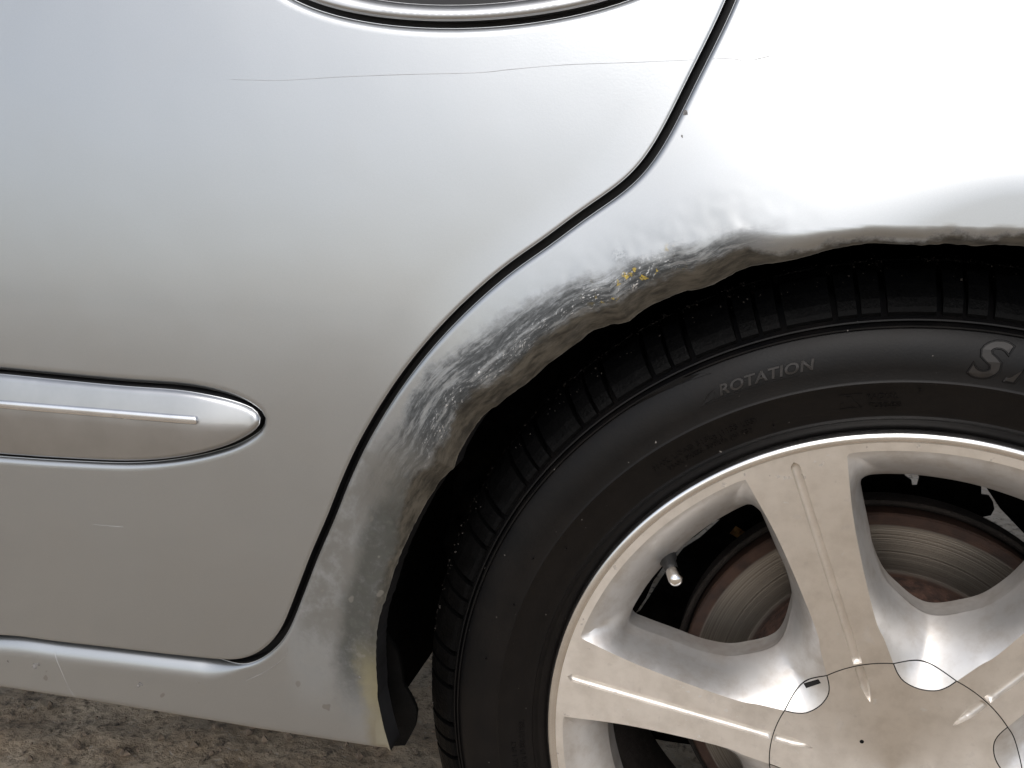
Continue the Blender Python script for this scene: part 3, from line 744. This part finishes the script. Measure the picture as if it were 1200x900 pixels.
notc = ~inside(c, cap_hole) & ~inside(c, slot)
submesh('centre_cap', base & (rc < CAPR-.0003) & ~inF & ~nearF & notc, mi*0, [M['machined']], wheel, label='flat round cap over the hub, with a small hole')
for k_ in range(6):
    submesh('lug_recess', base & (rc < CAPR-.0003) & inside(c, FIN[k_]) & notc, mi*0, [M['pocket']], wheel)
# dark backing seen in the seams
gb = gridpts(-.08, .08, -.08, .08, .003); gb = gb[np.hypot(gb[:, 0], gb[:, 1]) < .073]; Vb, Fb = triangulate([circ(.074, 90)], gb)
yb, _ = face_y(Vb); link('cap_backing', mesh('cap_backing', [(q[0], y+.0022, q[1]) for q, y in zip(Vb, yb)], Fb), M['seam'], wheel)
# lip and barrel
lathe('rim_lip', [(.1945, .0), (.1952, -.0006), (.1964, -.0013), (.1978, -.0015), (.1992, -.0009), (.2002, .0005), (.2006, .0022), (.2006, .0150), (.196, .022)], M['lip'], wheel, 300)
lathe('rim_barrel', [(.196, .022), (.190, .030), (.1800, .034), (.1770, .046), (.1760, .09), (.178, .150), (.190, .172), (.199, .178), (.199, .184)], M['barrel'], wheel, 180)
# valve
vs = bpy.data.objects
b0 = Vector((*[.1695*math.cos(R(142.3))], .0290, .1695*math.sin(R(142.3)))); b1 = Vector((.1600*math.cos(R(142.0)), .0085, .1600*math.sin(R(142.0))))
def turned(name, b0, b1, prof, mat, parent, n=20):
    ax = (b1-b0).normalized(); q = Vector((0, 0, 1)).rotation_difference(ax); v = []; f = []; m = len(prof)
    for i in range(n):
        t = 2*math.pi*i/n
        for r, h in prof: v.append(b0+q @ Vector((r*math.cos(t), r*math.sin(t), h)))
    for i in range(n):
        for k in range(m-1): f.append((i*m+k, ((i+1) % n)*m+k, ((i+1) % n)*m+k+1, i*m+k+1))
    me = mesh(name, v, f); return link(name, me, mat, parent)
L_ = (b1-b0).length
turned('valve_stem', b0, b1, [(.0062, -.002), (.0060, .001), (.0046, .004), (.0040, L_*.45), (.0036, L_*.66), (.0, L_*.66)], M['stem'], wheel)
turned('valve_cap', b0, b1, [(.0038, L_*.60), (.0043, L_*.64), (.0043, L_*.94), (.0036, L_*1.03), (.0020, L_*1.08), (0, L_*1.09)], M['chrome'], wheel)

# tyre
TP = [(.1990, .0100), (.2012, .0052), (.2030, .0030), (.2055, .0020), (.2068, .0012), (.2078, -.0014), (.2085, -.0020), (.2092, -.0014), (.2100, -.0014), (.2150, -.0040), (.2210, -.0066), (.2274, -.0082), (.2281, -.0090), (.2288, -.0092), (.2295, -.0088), (.2302, -.0086),
      (.2360, -.0090), (.2420, -.0086), (.2480, -.0070), (.2530, -.0046), (.2556, -.0028), (.2560, -.0040), (.2568, -.0040), (.2574, -.0016), (.2582, .0006), (.2590, -.0012), (.2598, -.0010), (.2604, .0008), (.2612, .0030), (.2640, .0075), (.2700, .0140), (.2755, .0240), (.2785, .0400), (.2790, .0900), (.2785, .1400), (.2740, .1550), (.2600, .1740), (.2450, .1830), (.2200, .1800), (.1990, .1740)]
tyre = lathe('tyre', TP, M['tyre'], wheel, 360, label='black tyre with moulded lettering on the sidewall')
tp_r = np.array([q[0] for q in TP[6:24]]); tp_y = np.array([q[1] for q in TP[6:24]])
side_y = lambda r: float(np.interp(r, tp_r, tp_y))
def block(a, rows):
    """one tread block spanning a degrees; rows of (r_top, r_base, y)"""
    v = []; f = []; na = 4; m = len(rows)
    for i in range(na):
        t = R(a*(i/(na-1)-.5))
        for (rt, rb, y) in rows: v.append((rt*math.cos(t), y, rt*math.sin(t)))
    for i in (0, na-1):
        t = R(a*(i/(na-1)-.5))
        for (rt, rb, y) in rows: v.append((rb*math.cos(t), y+.001, rb*math.sin(t)))
    for i in range(na-1):
        for k in range(m-1): f.append((i*m+k, (i+1)*m+k, (i+1)*m+k+1, i*m+k+1))
    e0, e1 = na*m, na*m+m
    for k in range(m-1):
        f.append((k, k+1, e0+k+1, e0+k)); f.append(((na-1)*m+k+1, (na-1)*m+k, e1+k, e1+k+1))
    f.append((0, e0, e1, (na-1)*m)) if False else None
    for i in range(na-1): pass
    f.append(tuple([e0]+[i*m for i in range(na)]+[e1])); f.append(tuple([e1+m-1]+[i*m+m-1 for i in range(na-1, -1, -1)]+[e0+m-1]))
    me = mesh('tread_block', v, f, False)
    me.materials.append(M['tread']); return me
sh = [(.2630, .260, .0022), (.2655, .262, .0030), (.2700, .266, .0058), (.2765, .270, .0120), (.2825, .275, .0210), (.2850, .278, .0300), (.2855, .279, .0345)]
mid_rows = [(.2855, .279, .0420), (.2862, .279, .0600), (.2862, .279, .0760)]
MB_big, MB_small, MB_mid = block(5.0, sh), block(2.0, sh), block(4.5, mid_rows)
def put_block(me, t):
    o = bpy.data.objects.new('tread_block', me); C.objects.link(o); o.parent = wheel; o.rotation_euler = (0, -R(t), 0)
for k_ in range(33):
    t = 3.2+k_*360/33
    put_block(MB_big, t+2.5); put_block(MB_small, t+5.75+1.0); put_block(MB_small, t+5.75+2.0+.5+1.0)
for k_ in range(66): put_block(MB_mid, 1.0+k_*360/66)
# grit caught in the tread
v = []; f = []
for i in range(1700):
    t = rng.uniform(80, 185); 
    if noise.noise(Vector((t*.35, 2., 0))) < -.15 and rng.random() < .7: continue
    y = rng.choice([.0385, .037, .040])+rng.normal(0, .0022) if rng.random() < .75 else rng.uniform(.01, .06)
    r = (.2860 if y > .033 else .2866-(.034-y)*.33)+rng.uniform(-.0006, .0004) if abs(y-.0385) > .0035 else .2805+rng.uniform(0, .0055)
    s = .00020+.00042*rng.random()**3; k = len(v); p_ = np.array([r*math.cos(R(t)), y, r*math.sin(R(t))])
    for q in ((1, 1, 1), (1, -1, -1), (-1, 1, -1), (-1, -1, 1)): v.append(p_+s*np.array(q)*rng.uniform(.5, 1.2, 3))
    f += [(k, k+1, k+2), (k, k+3, k+1), (k, k+2, k+3), (k+1, k+3, k+2)]
link('tread_grit', mesh('tread_grit', v, f, False), M['grit'], wheel, kind='stuff')

# lettering moulded on the sidewall
def letter_mesh(name, s, size, a_left, r_base, shear=0., extrude=.0004, spacing=1., outline=0., lift=.0, bold=.0, squash=1.):
    cu = bpy.data.curves.new('txt', 'FONT'); cu.body = s; cu.size = 1.0; cu.shear = shear; cu.space_character = spacing; cu.offset = bold; cu.resolution_u = 4
    if outline: cu.fill_mode = 'NONE'; cu.bevel_depth = outline/size; cu.bevel_resolution = 1
    else: cu.extrude = .5; cu.bevel_depth = 0
    ob = bpy.data.objects.new('txt', cu); C.objects.link(ob)
    dg = bpy.context.evaluated_depsgraph_get(); me0 = ob.evaluated_get(dg).to_mesh()
    v = [tuple(q.co) for q in me0.vertices]; f = [tuple(p_.vertices) for p_ in me0.polygons]
    ob.evaluated_get(dg).to_mesh_clear(); bpy.data.objects.remove(ob); bpy.data.curves.remove(cu)
    out = []
    for x, y, z in v:
        r = r_base+y*size; t = a_left-math.degrees(x*size*squash/r_base)
        zz = z*size if outline else z*2*extrude
        out.append((r*math.cos(R(t)), side_y(r)-zz-lift, r*math.sin(R(t))))
    return mesh(name, out, f, False)
def lettering(name, *a, mat='tyre', **k): return link(name, letter_mesh(name, *a, **k), M[mat], wheel)
CAPH = .729     # cap height of the built-in font, per unit of size
lettering('sidewall_letters', 'SP', .0186/CAPH, 87.0, .2344, shear=.35, extrude=.00035, spacing=1.25, squash=1.15, mat='letter', bold=.03)
lettering('sidewall_letters', 'SP', .0186/CAPH, 87.0, .2344, shear=.35, spacing=1.25, outline=.00042, squash=1.15, lift=.0003, bold=.03)
lettering('sidewall_letters', 'ROTATION', .0056/CAPH, 116.3, .2398, shear=.25, extrude=.0008, spacing=1.05, squash=1.22, mat='letter', bold=.022)
lettering('sidewall_letters', 'MAX. LOAD 515kg (1135 LBS)', .0032/CAPH, 129.6, .2186, extrude=.0006, squash=1.12)
lettering('sidewall_letters', 'MAX. PRESS. 300kPa (44 PSI)', .0028/CAPH, 127.8, .2140, extrude=.0006, squash=1.10)
lettering('sidewall_letters', 'RADIAL', .0030/CAPH, 98.5, .2198, extrude=.0006, squash=1.1)
lettering('sidewall_letters', 'TUBELESS', .0028/CAPH, 98.2, .2148, extrude=.0006, squash=.95)
lettering('sidewall_letters', 'SIDEWALL 1 PLY', .0030/CAPH, 192.5, .2186, extrude=.0006, squash=1.15)
lettering('sidewall_letters', 'TREAD 2 PLIES STEEL', .0030/CAPH, 191.5, .2136, extrude=.0006, squash=1.15)
def raised(name, polys, h=.0005):
    v = []; f = []
    for L in polys:
        L = np.array([pol(t, r) for t, r in L]); L = L if area(L) > 0 else L[::-1]; k = len(v); n = len(L)
        for dz in (h, -.0004):
            for q in L: r = math.hypot(*q); v.append((q[0], side_y(r)-dz, q[1]))
        f.append(tuple(k+i for i in range(n))); f += [(k+i, k+n+i, k+n+(i+1) % n, k+(i+1) % n) for i in range(n)]
    return link(name, mesh(name, v, f, False), M['tyre'], wheel)
arcband = lambda a0, a1, r0, r1, n=12: [(a, r0) for a in np.linspace(a0, a1, n)]+[(a, r1) for a in np.linspace(a1, a0, n)]
raised('rotation_arrow', [arcband(119.1, 106.2, .2381, .2386), [(119.0, .2384), (116.9, .2400), (116.6, .2442), (117.6, .2430)]])
raised('sidewall_flash', [[(126.8, .2553), (124, .2561), (120, .2563), (117.5, .2540), (116.3, .2522), (119, .2532), (122, .2540)]], .0004)
raised('sidewall_bars', [arcband(102, 99.0, .2229, .2234, 4), arcband(102, 99.1, .2150, .2156, 4), [(101.0, .2222), (100.5, .2224), (99.3, .2158), (99.9, .2156)], [(101.9, .2160), (101.5, .2160), (101.4, .2190), (101.8, .2190)]], .0004)
for t, r in ((148, .2220), (111.3, .2135), (91.9, .2245), (160, .2330), (170, .2400), (152, .2350)):
    b = pol(t, r); y = side_y(r); turned('vent_spike', Vector((b[0], y+.0005, b[1])), Vector((b[0]-.0003, y-.0025, b[1]+.0003)), [(.0006, 0), (.0005, .0015), (.0002, .0022), (0, .0023)], M['tyre'], wheel, 6)

# dry leaf caught inside the wheel
lf = [(-.1030, .0590), (-.0990, .0640), (-.0945, .0645), (-.0925, .0615), (-.0885, .0600), (-.0915, .0570), (-.0960, .0550), (-.0995, .0560)]
v = [(x, .1915+.004*math.sin(i*2.1), z) for i, (x, z) in enumerate(lf)]+[(-.0955, .188, .0598)]
v += [(x, y+.0008, z) for x, y, z in v]
n = len(lf); f = [(i, (i+1) % n, n) for i in range(n)]+[((i+1) % n+n+1, i+n+1, 2*n+1) for i in range(n)]+[(i, i+n+1, (i+1) % n+n+1, (i+1) % n) for i in range(n)]
leaf = link('dry_leaf', mesh('dry_leaf', v, f, False), M['leaf'])
leaf['label'] = 'small yellow-brown dry leaf caught behind the wheel spokes'; leaf['category'] = 'leaf'

# children were modelled in wheel-centred coordinates: undo the offset of the car's base point
for o in list(C.objects):
    if o.parent is car: o.matrix_parent_inverse = Matrix.Translation((0, 0, -GROUND_Z))
# pebbles and crumbs on the ground
v = []; f = []
for i in range(1500):
    x, y = rng.uniform(-1.05, -.25), rng.uniform(.12, .75); s = .001+.0050*rng.random()**4
    k = len(v); z = GROUND_Z+.001
    bm_ = [(1, 0, 0), (-1, 0, 0), (0, 1, 0), (0, -1, 0), (0, 0, 1), (0, 0, -1)]
    for q in bm_: v.append(np.array([x, y, z])+s*np.array(q)*rng.uniform(.6, 1.3, 3))
    f += [(k+a_, k+b_, k+c_) for a_, b_, c_ in ((0, 2, 4), (2, 1, 4), (1, 3, 4), (3, 0, 4), (2, 0, 5), (1, 2, 5), (3, 1, 5), (0, 3, 5))]
pb = link('pebbles', mesh('pebbles', v, f, False), M['stone'], kind='stuff'); pb['label'] = 'small stones scattered on the ground under the car sill'
bpy.data.objects.remove(root)
